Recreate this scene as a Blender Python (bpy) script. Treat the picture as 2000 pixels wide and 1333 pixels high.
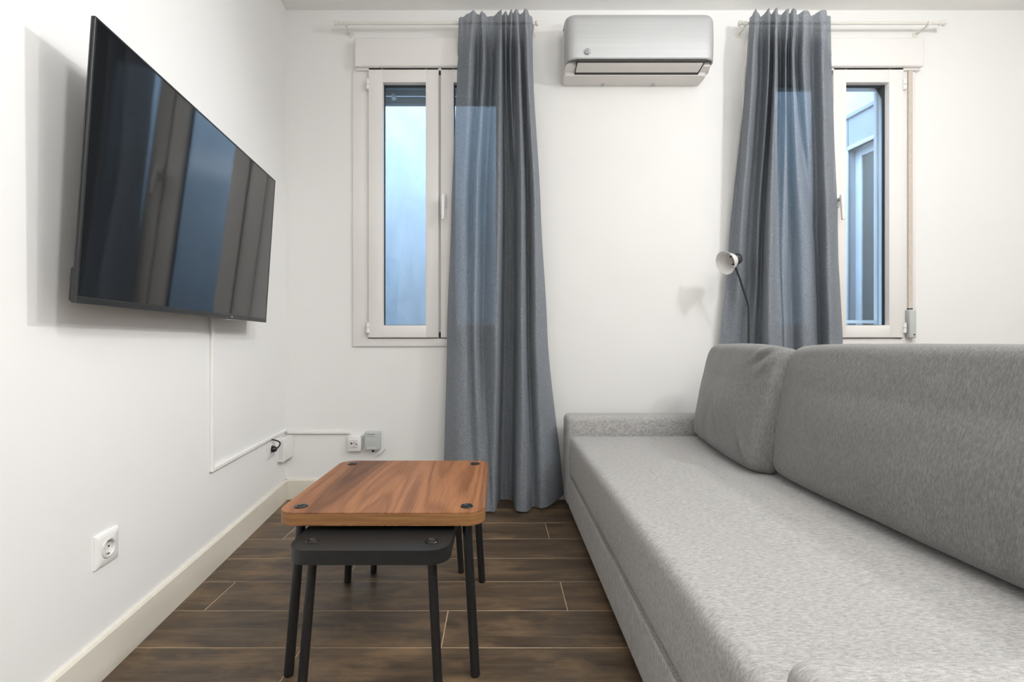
import bpy, bmesh, math, random
from mathutils import Vector, Matrix, noise

for o in list(bpy.data.objects):
    bpy.data.objects.remove(o, do_unlink=True)
scene = bpy.context.scene
COL = scene.collection
random.seed(7)
PI = math.pi

# ------------------------------------------------------------------ camera
F, PX, PY, HC = 930.0, 975.0, 668.0, 0.88          # focal length and principal point in px (2000x1333), eye height
cd = bpy.data.cameras.new('camera')
cd.sensor_width = 36.0
cd.lens = F / 2000.0 * 36.0
cd.shift_x = (1000.0 - PX) / 2000.0
cd.shift_y = (PY - 666.5) / 2000.0
cd.clip_start = 0.02
cam = bpy.data.objects.new('camera', cd)
cam.location = (0, 0, HC)
cam.rotation_euler = (PI / 2, 0, 0)
COL.objects.link(cam)
scene.camera = cam

# ------------------------------------------------------------------ world, lights, exposure
w = bpy.data.worlds.new('daylight')
scene.world = w
w.use_nodes = True
bg = w.node_tree.nodes['Background']
bg.inputs[0].default_value = (0.54, 0.755, 1.0, 1)
bg.inputs[1].default_value = 7.2

def lamp(name, loc, power, radius, col=(1.0, 0.998, 1.0)):
    l = bpy.data.lights.new(name, 'POINT')
    l.energy = power
    l.shadow_soft_size = radius
    l.color = col
    o = bpy.data.objects.new(name, l)
    o.location = loc
    COL.objects.link(o)
    return o

def aim(o, target):
    o.rotation_euler = (Vector(target) - o.location).to_track_quat('-Z', 'Y').to_euler()

def spot(name, loc, target, power, angle, radius, col=(1.0, 0.998, 1.0)):
    l = bpy.data.lights.new(name, 'SPOT')
    l.energy = power
    l.spot_size = math.radians(angle)
    l.spot_blend = 1.0
    l.shadow_soft_size = radius
    l.color = col
    o = bpy.data.objects.new(name, l)
    o.location = loc
    COL.objects.link(o)
    aim(o, target)
    return o

def disc(name, loc, target, power, radius, col=(1.0, 0.998, 1.0)):
    l = bpy.data.lights.new(name, 'AREA')
    l.shape = 'DISK'
    l.size = radius * 2
    l.energy = power
    l.color = col
    o = bpy.data.objects.new(name, l)
    o.location = loc
    COL.objects.link(o)
    aim(o, target)
    return o

lamp('ceiling_lamp', (1.95, 0.95, 2.38), 42, 0.07)                        # bare bulb over the sofa, above the frame
spot('tv_wall_spot', (1.75, 1.75, 2.60), (-1.05, 1.25, 1.05), 100, 62, 0.06)   # spot set by the television's shadow, also lifting that wall
spot('tv_wall_spot', (1.20, -0.30, 2.60), (-1.0, 0.9, 1.2), 95, 75, 0.12)  # second spot, added as fill to brighten the television wall
disc('ceiling_fill', (0.8, -0.9, 1.9), (0.8, -0.9, 2.7), 60, 0.2)           # unseen fill added behind the camera, bouncing light off the ceiling
disc('ceiling_fill', (0.9, 1.35, 2.15), (0.9, 1.35, 2.7), 11, 0.15)          # small fill added above the frame to brighten the ceiling strip
disc('seat_fill', (1.6, 0.6, 2.70), (1.6, 0.6, 0.0), 9, 0.12)  # fill light added overhead to brighten the sofa seat

vs = scene.view_settings
vs.view_transform = 'Standard'
vs.look = 'None'
vs.gamma = 1.0
vs.exposure = 0.06
vs.use_curve_mapping = False

# ------------------------------------------------------------------ material helpers
def new_mat(name):
    m = bpy.data.materials.new(name)
    m.use_nodes = True
    nt = m.node_tree
    b = nt.nodes['Principled BSDF']
    return m, nt, b

def N(nt, kind, **kw):
    n = nt.nodes.new(kind)
    for k, v in kw.items():
        setattr(n, k, v)
    return n

def L(nt, a, b):
    nt.links.new(a, b)

def mapped(nt, scale=(1, 1, 1), coord='Object', rot=(0, 0, 0)):
    tc = N(nt, 'ShaderNodeTexCoord')
    mp = N(nt, 'ShaderNodeMapping')
    mp.inputs['Scale'].default_value = scale
    mp.inputs['Rotation'].default_value = rot
    L(nt, tc.outputs[coord], mp.inputs['Vector'])
    return mp.outputs['Vector']

def noise_tex(nt, vec, scale, detail=4, rough=0.55, dist=0.0):
    n = N(nt, 'ShaderNodeTexNoise')
    n.inputs['Scale'].default_value = scale
    n.inputs['Detail'].default_value = detail
    n.inputs['Roughness'].default_value = rough
    n.inputs['Distortion'].default_value = dist
    if vec is not None:
        L(nt, vec, n.inputs['Vector'])
    return n.outputs['Fac']

def ramp(nt, fac, stops):
    r = N(nt, 'ShaderNodeValToRGB')
    el = r.color_ramp.elements
    while len(el) < len(stops):
        el.new(0.5)
    for e, (p, c) in zip(el, stops):
        e.position = p
        e.color = (c[0], c[1], c[2], 1)
    L(nt, fac, r.inputs['Fac'])
    return r.outputs['Color']

def bump(nt, b, height, strength=0.2, dist=0.002):
    bp = N(nt, 'ShaderNodeBump')
    bp.inputs['Strength'].default_value = strength
    bp.inputs['Distance'].default_value = dist
    L(nt, height, bp.inputs['Height'])
    L(nt, bp.outputs['Normal'], b.inputs['Normal'])

def mixcol(nt, fac, a, b_, mode='MIX'):
    m = N(nt, 'ShaderNodeMix', data_type='RGBA', blend_type=mode)
    for s, v in ((0, fac), (6, a), (7, b_)):
        if hasattr(v, 'is_output') or isinstance(v, bpy.types.NodeSocket):
            L(nt, v, m.inputs[s])
        elif s == 0:
            m.inputs[0].default_value = v
        else:
            m.inputs[s].default_value = (v[0], v[1], v[2], 1)
    return m.outputs[2]

def plain(name, col, rough=0.5, metal=0.0, var=0.04, nscale=6.0, bscale=None, bstr=0.1, spec=0.5):
    m, nt, b = new_mat(name)
    v = mapped(nt)
    f = noise_tex(nt, v, nscale, 3)
    lo = [c * (1 - var) for c in col]
    hi = [min(1, c * (1 + var)) for c in col]
    L(nt, ramp(nt, f, [(0.3, lo), (0.7, hi)]), b.inputs['Base Color'])
    b.inputs['Roughness'].default_value = rough
    b.inputs['Metallic'].default_value = metal
    b.inputs['Specular IOR Level'].default_value = spec
    if bscale:
        bump(nt, b, noise_tex(nt, v, bscale, 3), bstr, 0.002)
    return m

M = {}
M['wall'] = plain('wall_paint', (0.84, 0.835, 0.82), 0.6, var=0.012, nscale=1.5, bscale=14, bstr=0.12, spec=0.3)
M['ceiling'] = plain('ceiling_paint', (0.90, 0.895, 0.87), 0.8, var=0.02, spec=0.2)
M['baseboard'] = plain('baseboard_cream', (0.74, 0.70, 0.61), 0.35, var=0.03, nscale=4)
M['pvc'] = plain('window_pvc', (0.82, 0.80, 0.775), 0.3, var=0.01)
M['pvc_shade'] = plain('window_pvc_rebate', (0.60, 0.60, 0.60), 0.4, var=0.02)
M['gasket'] = plain('gasket_black', (0.02, 0.022, 0.026), 0.6)
M['whiteplastic'] = plain('white_plastic', (0.83, 0.82, 0.80), 0.3, var=0.01)
M['socketplastic'] = plain('socket_plastic', (0.72, 0.70, 0.68), 0.3, var=0.02)
M['greyplastic'] = plain('grey_plastic', (0.52, 0.54, 0.53), 0.4, var=0.03)
M['emblem'] = plain('emblem_grey', (0.28, 0.29, 0.30), 0.4)
M['darkprint'] = plain('dark_print', (0.10, 0.10, 0.10), 0.5)
M['black'] = plain('black_plastic', (0.012, 0.012, 0.013), 0.45)
M['blackmetal'] = plain('black_metal', (0.012, 0.012, 0.013), 0.38, var=0.1)
M['fastener'] = plain('fastener_black', (0.008, 0.008, 0.009), 0.2)
M['darktop'] = plain('charcoal_laminate', (0.012, 0.013, 0.013), 0.42, var=0.25, nscale=160, bscale=400, bstr=0.08)
M['tvframe'] = plain('tv_dark_metal', (0.045, 0.046, 0.048), 0.32, metal=0.6)
M['tvback'] = plain('tv_back_plastic', (0.03, 0.03, 0.03), 0.5)
M['steel'] = plain('steel', (0.5, 0.5, 0.5), 0.3, metal=1.0)
M['strap'] = plain('shutter_strap', (0.60, 0.53, 0.45), 0.8, var=0.06, nscale=60)
M['rod'] = plain('rod_cream', (0.76, 0.74, 0.68), 0.3)
M['slat'] = plain('shutter_slat', (0.33, 0.35, 0.36), 0.5)
M['acbody'] = plain('ac_white', (0.82, 0.79, 0.755), 0.35, var=0.01)
M['acdark'] = plain('ac_slot_dark', (0.03, 0.028, 0.026), 0.6)
M['lampblack'] = plain('lamp_black', (0.02, 0.021, 0.023), 0.4)
M['bulb'] = plain('bulb_cap', (0.42, 0.37, 0.33), 0.5)
M['extwhite'] = plain('exterior_pvc', (0.78, 0.80, 0.82), 0.4)
M['extglass'] = plain('exterior_dark_glass', (0.10, 0.115, 0.11), 0.1, var=0.1)
M['grout'] = plain('grout', (0.50, 0.37, 0.25), 0.8, var=0.15, nscale=30)

def m_acsilver():
    m, nt, b = new_mat('ac_silver')
    v = mapped(nt, (1, 60, 400))
    f = noise_tex(nt, v, 1.0, 3)
    L(nt, ramp(nt, f, [(0.3, (0.44, 0.45, 0.455)), (0.7, (0.50, 0.505, 0.51))]), b.inputs['Base Color'])
    b.inputs['Metallic'].default_value = 0.35
    b.inputs['Roughness'].default_value = 0.5
    return m
M['acsilver'] = m_acsilver()

def m_floor():
    m, nt, b = new_mat('wood_look_plank')
    oi = N(nt, 'ShaderNodeObjectInfo')
    tc = N(nt, 'ShaderNodeTexCoord')
    off = N(nt, 'ShaderNodeVectorMath', operation='SCALE')
    comb = N(nt, 'ShaderNodeCombineXYZ')
    L(nt, oi.outputs['Random'], comb.inputs[0])
    L(nt, oi.outputs['Random'], comb.inputs[1])
    L(nt, oi.outputs['Random'], comb.inputs[2])
    L(nt, comb.outputs[0], off.inputs[0])
    off.inputs['Scale'].default_value = 37.0
    add = N(nt, 'ShaderNodeVectorMath', operation='ADD')
    L(nt, tc.outputs['Object'], add.inputs[0])
    L(nt, off.outputs[0], add.inputs[1])
    mp = N(nt, 'ShaderNodeMapping')
    mp.inputs['Scale'].default_value = (1.0, 7.0, 1.0)
    L(nt, add.outputs[0], mp.inputs['Vector'])
    mp2 = N(nt, 'ShaderNodeMapping')
    mp2.inputs['Scale'].default_value = (4.0, 110.0, 4.0)
    L(nt, add.outputs[0], mp2.inputs['Vector'])
    mp3 = N(nt, 'ShaderNodeMapping')
    mp3.inputs['Scale'].default_value = (2.2, 5.0, 1.0)
    L(nt, add.outputs[0], mp3.inputs['Vector'])
    big = noise_tex(nt, mp.outputs[0], 2.2, 5, 0.6, 0.6)
    fine = noise_tex(nt, mp2.outputs[0], 1.0, 4, 0.6)
    patch = noise_tex(nt, mp3.outputs[0], 2.0, 6, 0.65)
    c1 = ramp(nt, big, [(0.30, (0.050, 0.034, 0.022)), (0.52, (0.105, 0.072, 0.044)), (0.72, (0.19, 0.126, 0.073))])
    c2 = ramp(nt, fine, [(0.25, (0.70, 0.68, 0.66)), (0.75, (1.18, 1.16, 1.14))])
    c = mixcol(nt, 1.0, c1, c2, 'MULTIPLY')
    pm = ramp(nt, patch, [(0.50, (0, 0, 0)), (0.72, (0.7, 0.7, 0.7))])
    c = mixcol(nt, pm, c, (0.27, 0.172, 0.090))
    L(nt, c, b.inputs['Base Color'])
    rg = ramp(nt, patch, [(0.3, (0.36, 0.36, 0.36)), (0.7, (0.52, 0.52, 0.52))])
    L(nt, rg, b.inputs['Roughness'])
    bump(nt, b, fine, 0.12, 0.001)
    return m
M['plank'] = m_floor()

def m_fabric(name, lo, mid, hi, stretch):
    m, nt, b = new_mat(name)
    v = mapped(nt, stretch)
    v2 = mapped(nt, (1, 1, 1))
    f = noise_tex(nt, v, 1.0, 3, 0.62, 0.4)
    g = noise_tex(nt, v2, 900, 2, 0.5)
    c = ramp(nt, f, [(0.28, lo), (0.5, mid), (0.74, hi)])
    c2 = ramp(nt, g, [(0.3, (0.80, 0.80, 0.80)), (0.7, (1.18, 1.18, 1.18))])
    L(nt, mixcol(nt, 1.0, c, c2, 'MULTIPLY'), b.inputs['Base Color'])
    b.inputs['Roughness'].default_value = 0.95
    b.inputs['Specular IOR Level'].default_value = 0.1
    b.inputs['Sheen Weight'].default_value = 0.25
    b.inputs['Sheen Roughness'].default_value = 0.5
    bump(nt, b, f, 0.35, 0.002)
    return m
GREY = ((0.27, 0.266, 0.26), (0.41, 0.403, 0.393), (0.55, 0.54, 0.527))
M['sofa_top'] = m_fabric('sofa_heather_grey', *GREY, (75, 290, 120))
M['sofa_side'] = m_fabric('sofa_heather_grey_front', *GREY, (230, 230, 55))
M['cushion'] = m_fabric('cushion_heather_grey', (0.155, 0.154, 0.151), (0.215, 0.213, 0.208), (0.29, 0.286, 0.278), (250, 280, 65))

def m_curtain():
    m, nt, b = new_mat('curtain_blue_grey_linen')
    nt.nodes.remove(b)
    out = [n for n in nt.nodes if n.type == 'OUTPUT_MATERIAL'][0]
    v = mapped(nt, (420, 420, 90))
    v2 = mapped(nt, (160, 160, 700))
    f = noise_tex(nt, v, 1.0, 3, 0.6)
    g = noise_tex(nt, v2, 1.0, 3, 0.6)
    mx = N(nt, 'ShaderNodeMath', operation='ADD')
    L(nt, f, mx.inputs[0]); L(nt, g, mx.inputs[1])
    hf = N(nt, 'ShaderNodeMath', operation='MULTIPLY'); hf.inputs[1].default_value = 0.5
    L(nt, mx.outputs[0], hf.inputs[0])
    c = ramp(nt, hf.outputs[0], [(0.32, (0.125, 0.142, 0.168)), (0.5, (0.235, 0.257, 0.290)), (0.68, (0.37, 0.392, 0.425))])
    ct = ramp(nt, hf.outputs[0], [(0.32, (0.50, 0.53, 0.56)), (0.68, (0.92, 0.94, 0.96))])
    d = N(nt, 'ShaderNodeBsdfDiffuse')
    t = N(nt, 'ShaderNodeBsdfTranslucent')
    L(nt, c, d.inputs['Color']); L(nt, ct, t.inputs['Color'])
    bp = N(nt, 'ShaderNodeBump')
    bp.inputs['Strength'].default_value = 0.25
    bp.inputs['Distance'].default_value = 0.001
    L(nt, hf.outputs[0], bp.inputs['Height'])
    L(nt, bp.outputs[0], d.inputs['Normal'])
    ms = N(nt, 'ShaderNodeMixShader')
    ms.inputs[0].default_value = 0.04
    L(nt, d.outputs[0], ms.inputs[1]); L(nt, t.outputs[0], ms.inputs[2])
    # open weave: part of the view goes straight through between the threads
    tr = N(nt, 'ShaderNodeBsdfTransparent')
    v3 = mapped(nt, (330, 330, 330))
    g3 = noise_tex(nt, v3, 1.0, 3, 0.65)
    op = ramp(nt, g3, [(0.38, (0.01, 0.01, 0.01)), (0.68, (0.23, 0.23, 0.23))])
    m2 = N(nt, 'ShaderNodeMixShader')
    L(nt, op, m2.inputs[0]); L(nt, ms.outputs[0], m2.inputs[1]); L(nt, tr.outputs[0], m2.inputs[2])
    L(nt, m2.outputs[0], out.inputs['Surface'])
    return m
M['curtain'] = m_curtain()

def m_walnut(name, edge=False):
    m, nt, b = new_mat(name)
    if edge:
        v = mapped(nt, (5, 5, 130))
        f = noise_tex(nt, v, 1.0, 4, 0.6, 0.3)
        c = ramp(nt, f, [(0.25, (0.20, 0.095, 0.036)), (0.55, (0.30, 0.150, 0.060)), (0.8, (0.38, 0.20, 0.085))])
        L(nt, c, b.inputs['Base Color'])
    else:
        v = mapped(nt, (4.0, 0.42, 1.0))
        base = noise_tex(nt, v, 1.5, 1.2, 0.4, 0.12)
        mul = N(nt, 'ShaderNodeMath', operation='MULTIPLY'); mul.inputs[1].default_value = 95.0
        L(nt, base, mul.inputs[0])
        sn = N(nt, 'ShaderNodeMath', operation='SINE')
        L(nt, mul.outputs[0], sn.inputs[0])
        nm = N(nt, 'ShaderNodeMath', operation='MULTIPLY_ADD'); nm.inputs[1].default_value = 0.5; nm.inputs[2].default_value = 0.5
        L(nt, sn.outputs[0], nm.inputs[0])
        v2 = mapped(nt, (240, 9, 1))
        fib = noise_tex(nt, v2, 1.0, 4, 0.65, 0.2)
        c1 = ramp(nt, base, [(0.34, (0.14, 0.060, 0.030)), (0.45, (0.30, 0.132, 0.060)), (0.55, (0.32, 0.142, 0.064)), (0.66, (0.15, 0.074, 0.046))])
        c2 = ramp(nt, nm.outputs[0], [(0.0, (0.74, 0.70, 0.68)), (0.45, (1.0, 1.0, 1.0)), (1.0, (1.08, 1.08, 1.06))])
        c3 = ramp(nt, fib, [(0.3, (0.72, 0.70, 0.70)), (0.7, (1.18, 1.17, 1.15))])
        c = mixcol(nt, 0.85, c1, c2, 'MULTIPLY')
        c = mixcol(nt, 0.9, c, c3, 'MULTIPLY')
        L(nt, c, b.inputs['Base Color'])
        bump(nt, b, fib, 0.08, 0.0008)
    b.inputs['Roughness'].default_value = 0.45
    b.inputs['Specular IOR Level'].default_value = 0.22
    return m
M['walnut'] = m_walnut('walnut_top')
M['walnut_edge'] = m_walnut('walnut_edge_band', True)

def m_glass():
    m, nt, b = new_mat('window_glass')
    nt.nodes.remove(b)
    out = [n for n in nt.nodes if n.type == 'OUTPUT_MATERIAL'][0]
    t = N(nt, 'ShaderNodeBsdfTransparent'); t.inputs[0].default_value = (0.93, 0.97, 1.0, 1)
    g = N(nt, 'ShaderNodeBsdfGlossy'); g.inputs['Roughness'].default_value = 0.02
    fr = N(nt, 'ShaderNodeFresnel'); fr.inputs[0].default_value = 1.45
    ms = N(nt, 'ShaderNodeMixShader')
    L(nt, fr.outputs[0], ms.inputs[0]); L(nt, t.outputs[0], ms.inputs[1]); L(nt, g.outputs[0], ms.inputs[2])
    L(nt, ms.outputs[0], out.inputs['Surface'])
    return m
M['glass'] = m_glass()

def m_screen():
    m, nt, b = new_mat('tv_screen')
    v = mapped(nt)
    f = noise_tex(nt, v, 300, 2)
    L(nt, ramp(nt, f, [(0.3, (0.006, 0.007, 0.008)), (0.7, (0.009, 0.010, 0.011))]), b.inputs['Base Color'])
    b.inputs['Roughness'].default_value = 0.045
    b.inputs['IOR'].default_value = 1.75
    return m
M['screen'] = m_screen()

def m_shade():
    m, nt, b = new_mat('lamp_shade_white')
    v = mapped(nt)
    f = noise_tex(nt, v, 20, 2)
    L(nt, ramp(nt, f, [(0.3, (0.80, 0.79, 0.78)), (0.7, (0.84, 0.83, 0.82))]), b.inputs['Base Color'])
    b.inputs['Roughness'].default_value = 0.35
    b.inputs['Subsurface Weight'].default_value = 0.15
    b.inputs['Subsurface Radius'].default_value = (0.01, 0.01, 0.01)
    return m
M['shade'] = m_shade()

def m_ext():
    m, nt, b = new_mat('courtyard_render')
    v = mapped(nt, (1, 1, 0.45))
    f = noise_tex(nt, v, 2.4, 6, 0.6, 1.2)
    v2 = mapped(nt, (9, 9, 3))
    g = noise_tex(nt, v2, 1.0, 6, 0.7)
    c1 = ramp(nt, f, [(0.3, (0.50, 0.515, 0.53)), (0.7, (0.66, 0.67, 0.68))])
    c2 = ramp(nt, g, [(0.22, (0.72, 0.73, 0.75)), (0.38, (1, 1, 1))])
    L(nt, mixcol(nt, 0.8, c1, c2, 'MULTIPLY'), b.inputs['Base Color'])
    b.inputs['Roughness'].default_value = 0.9
    bump(nt, b, g, 0.3, 0.01)
    return m
M['ext'] = m_ext()
M['absorber'] = plain('dark_bounce_absorber', (0.17, 0.175, 0.185), 0.9, var=0.15, nscale=5)  # dark tone invented to soak up light bouncing in the well
M['extgrey'] = plain('courtyard_side_render', (0.46, 0.48, 0.50), 0.9, var=0.06, nscale=3)

# ------------------------------------------------------------------ mesh helpers
def link(o, parent=None):
    COL.objects.link(o)
    if parent is not None:
        o.parent = parent
    return o

def tag(o, label=None, cat=None, group=None, kind=None):
    if label: o['label'] = label
    if cat: o['category'] = cat
    if group: o['group'] = group
    if kind: o['kind'] = kind
    return o

def empty(name, loc=(0, 0, 0), rz=0.0):
    o = bpy.data.objects.new(name, None)
    o.location = loc
    o.rotation_euler = (0, 0, rz)
    o.empty_display_size = 0.1
    return link(o)

def finish(name, bm, mats, parent=None, smooth=True, angle=35):
    bmesh.ops.recalc_face_normals(bm, faces=bm.faces)
    me = bpy.data.meshes.new(name)
    bm.to_mesh(me)
    bm.free()
    if not isinstance(mats, (list, tuple)):
        mats = [mats]
    for m in mats:
        me.materials.append(m)
    if smooth:
        me.polygons.foreach_set('use_smooth', [True] * len(me.polygons))
        me.set_sharp_from_angle(angle=math.radians(angle))
    o = bpy.data.objects.new(name, me)
    return link(o, parent)

def add_box(bm, x0, x1, y0, y1, z0, z1, bev=0.0, seg=2, mat=0):
    tmp = bmesh.new()
    bmesh.ops.create_cube(tmp, size=1.0)
    for v in tmp.verts:
        v.co = Vector((x0 + (v.co.x + .5) * (x1 - x0), y0 + (v.co.y + .5) * (y1 - y0), z0 + (v.co.z + .5) * (z1 - z0)))
    if bev > 0:
        bmesh.ops.bevel(tmp, geom=list(tmp.edges), offset=bev, segments=seg, profile=0.5, affect='EDGES')
    for f in tmp.faces:
        f.material_index = mat
    merge(bm, tmp)

def merge(bm, tmp):
    me = bpy.data.meshes.new('tmp')
    tmp.to_mesh(me)
    tmp.free()
    bm.from_mesh(me)
    bpy.data.meshes.remove(me)

def box(name, x0, x1, y0, y1, z0, z1, mat, parent=None, bev=0.0, seg=2):
    bm = bmesh.new()
    add_box(bm, x0, x1, y0, y1, z0, z1, bev, seg)
    return finish(name, bm, mat, parent, smooth=bev > 0)

def add_tube(bm, pts, r, n=12, caps=True, mat=0):
    pts = [Vector(p) for p in pts]
    rs = r if isinstance(r, (list, tuple)) else [r] * len(pts)
    rings = []
    up = None
    for i, p in enumerate(pts):
        d = (pts[min(i + 1, len(pts) - 1)] - pts[max(i - 1, 0)]).normalized()
        if up is None:
            up = Vector((0, 0, 1)) if abs(d.z) < 0.9 else Vector((1, 0, 0))
        a = d.cross(up).normalized()
        bb = d.cross(a).normalized()
        up = -bb if bb.dot(up) < 0 else bb
        ring = [bm.verts.new(p + rs[i] * (math.cos(2 * PI * k / n) * a + math.sin(2 * PI * k / n) * bb)) for k in range(n)]
        rings.append(ring)
    for i in range(len(rings) - 1):
        A, B = rings[i], rings[i + 1]
        # align
        best = min(range(n), key=lambda s: (A[0].co - B[s].co).length)
        B = B[best:] + B[:best]
        if (A[1].co - B[1].co).length > (A[1].co - B[-1].co).length:
            B = [B[0]] + B[1:][::-1]
        rings[i + 1] = B
        for k in range(n):
            f = bm.faces.new((A[k], A[(k + 1) % n], B[(k + 1) % n], B[k]))
            f.material_index = mat
    if caps:
        for ring in (rings[0], rings[-1]):
            f = bm.faces.new(ring)
            f.material_index = mat

def tube(name, pts, r, mat, parent=None, n=12):
    bm = bmesh.new()
    add_tube(bm, pts, r, n)
    return finish(name, bm, mat, parent)

def lathe_bm(profile, n=32, axis=Vector((0, 0, 1)), origin=Vector((0, 0, 0)), close=False):
    """profile: list of (radius, height along axis)"""
    bm = bmesh.new()
    axis = Vector(axis).normalized()
    a = axis.cross(Vector((0, 0, 1)) if abs(axis.z) < 0.9 else Vector((1, 0, 0))).normalized()
    b = axis.cross(a).normalized()
    rings = []
    for r, h in profile:
        c = Vector(origin) + axis * h
        if r < 1e-6:
            rings.append([bm.verts.new(c)])
        else:
            rings.append([bm.verts.new(c + r * (math.cos(2 * PI * k / n) * a + math.sin(2 * PI * k / n) * b)) for k in range(n)])
    for A, B in zip(rings[:-1], rings[1:]):
        for k in range(n):
            if len(A) == 1 and len(B) == 1:
                continue
            if len(A) == 1:
                bm.faces.new((A[0], B[k], B[(k + 1) % n]))
            elif len(B) == 1:
                bm.faces.new((A[k], A[(k + 1) % n], B[0]))
            else:
                bm.faces.new((A[k], A[(k + 1) % n], B[(k + 1) % n], B[k]))
    return bm

def prism_bm(poly, z0, z1, bev=0.0, seg=3):
    """vertical prism from a list of (x, y)"""
    bm = bmesh.new()
    lo = [bm.verts.new((x, y, z0)) for x, y in poly]
    hi = [bm.verts.new((x, y, z1)) for x, y in poly]
    n = len(poly)
    top = bm.faces.new(hi)
    bot = bm.faces.new(lo[::-1])
    sides = []
    for i in range(n):
        f = bm.faces.new((lo[i], lo[(i + 1) % n], hi[(i + 1) % n], hi[i]))
        f.material_index = 1
        sides.append(f)
    if bev > 0:
        ed = list(top.edges) + list(bot.edges)
        bmesh.ops.bevel(bm, geom=ed, offset=bev, segments=seg, profile=0.5, affect='EDGES')
    return bm

def rounded_rect(cx, cy, hx, hy, r, n=8):
    pts = []
    for sx, sy, a0 in ((1, 1, 0), (-1, 1, PI / 2), (-1, -1, PI), (1, -1, 3 * PI / 2)):
        for k in range(n + 1):
            a = a0 + PI / 2 * k / n
            pts.append((cx + sx * (hx - r) + r * math.cos(a), cy + sy * (hy - r) + r * math.sin(a)))
    return pts

def soft_box_bm(hx, hy, hz, r, nx, ny, nz, fn=None):
    """rounded box centred on 0; fn(co, normalised) -> offset vector"""
    def params(h, n):
        inner = h - r
        e = [-h, -h + 0.25 * r, -h + 0.6 * r]
        mids = [-inner + 2 * inner * i / n for i in range(n + 1)]
        return e + mids + [-c for c in e[::-1]]
    px, py, pz = params(hx, nx), params(hy, ny), params(hz, nz)
    bm = bmesh.new()
    cache = {}
    H = (hx, hy, hz)
    def vert(p):
        key = tuple(round(c, 6) for c in p)
        if key in cache:
            return cache[key]
        P = Vector(p)
        I = Vector([max(-(h - r), min(h - r, c)) for c, h in zip(P, H)])
        d = P - I
        co = I + d.normalized() * r if d.length > 1e-9 else P
        if fn:
            co = co + fn(co, Vector((co.x / hx, co.y / hy, co.z / hz)))
        v = bm.verts.new(co)
        cache[key] = v
        return v
    def face_grid(A, B, mk):
        for i in range(len(A) - 1):
            for j in range(len(B) - 1):
                q = [vert(mk(A[i], B[j])), vert(mk(A[i + 1], B[j])), vert(mk(A[i + 1], B[j + 1])), vert(mk(A[i], B[j + 1]))]
                try:
                    bm.faces.new(q)
                except ValueError:
                    pass
    for s in (-1, 1):
        face_grid(px, py, lambda a, b, s=s: (a, b, s * hz))
        face_grid(px, pz, lambda a, b, s=s: (a, s * hy, b))
        face_grid(py, pz, lambda a, b, s=s: (s * hx, a, b))
    return bm

def copy_tree(o, parent=None):
    c = o.copy()
    COL.objects.link(c)
    c.parent = parent
    for ch in list(o.children):
        copy_tree(ch, c)
    return c

# ------------------------------------------------------------------ the room shell
YB = 2.666                      # inner face of the window wall
YO = 2.90                       # its outer face
CEIL = 2.738
K = YB / F                      # metres per pixel on the window wall
def wx(px): return (px - PX) * K
def wz(py): return HC + (PY - py) * K
SKEW = 0.1065                   # the left wall is not square to the window wall
XC = wx(558)
def lx(y): return XC + SKEW * (YB - y)
YR, XR = -2.3, 3.45             # rear and right wall (out of the frame)
LANG = math.atan2(-SKEW, 1.0)   # direction of the left wall

# floor: grout bed with single planks
fl = box('floor', -1.55, XR + 0.1, YR - 0.1, YO, -0.10, -0.0007, M['grout'])
tag(fl, 'floor of dark brown wood-look planks with thin pale grout lines', 'floor', kind='structure')
PL, PW, G = 1.19, 0.1886, 0.0032
plank_me = None
row_edges = []
y = 2.312
while y < YB: y += PW
rows = []
k = 0
top = y
while top > YR:
    rows.append((top - PW, top, k)); top -= PW; k += 1
# phases: the row 2.126..2.312 has a joint at .224, next ones -.167, -.568 repeating
def phase(r_top):
    idx = round((2.312 - r_top) / PW) % 3
    return (0.224, -0.167, -0.568)[idx]
for (y0, y1, k) in rows:
    ya, yb = max(y0, YR) + G / 2, min(y1, YB + 0.01) - G / 2
    if yb - ya < 0.01: continue
    x = phase(y1) - PL * 2
    while x < XR:
        x0, x1 = max(x, -1.30) + G / 2, min(x + PL, XR) - G / 2
        if x1 - x0 > 0.02:
            bm = bmesh.new()
            hx_, hy_ = (x1 - x0) / 2, (yb - ya) / 2
            add_box(bm, -hx_, hx_, -hy_, hy_, -0.009, 0.0, 0.0007, 1)
            p = finish('plank', bm, M['plank'], fl, smooth=False)
            p.location = ((x0 + x1) / 2, (ya + yb) / 2, 0.0)
        x += PL

def quad_wall(name, pts, z0, z1, mat, label):
    bm = prism_bm(pts, z0, z1)
    for f in bm.faces: f.material_index = 0
    o = finish(name, bm, mat, smooth=False)
    return tag(o, label, 'wall', kind='structure')

quad_wall('wall_left', [(lx(YB), YB), (lx(YR), YR), (lx(YR) - 0.15, YR), (lx(YB) - 0.15, YB)], -0.1, CEIL + .1, M['wall'],
          'plain white painted wall behind the television')
quad_wall('wall_right', [(XR, YR), (XR + .12, YR), (XR + .12, YB), (XR, YB)], -0.1, CEIL + .1, M['wall'], 'plain white wall on the right, outside the picture')
quad_wall('wall_rear', [(-1.55, YR - .12), (XR + .12, YR - .12), (XR + .12, YR), (-1.55, YR)], -0.1, CEIL + .1, M['wall'], 'plain white wall behind the camera')
ce = box('ceiling', -1.6, XR + .12, YR - .12, YO, CEIL, CEIL + 0.12, M['ceiling'])
tag(ce, 'plain white ceiling strip above the curtain rods', 'ceiling', kind='structure')

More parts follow.
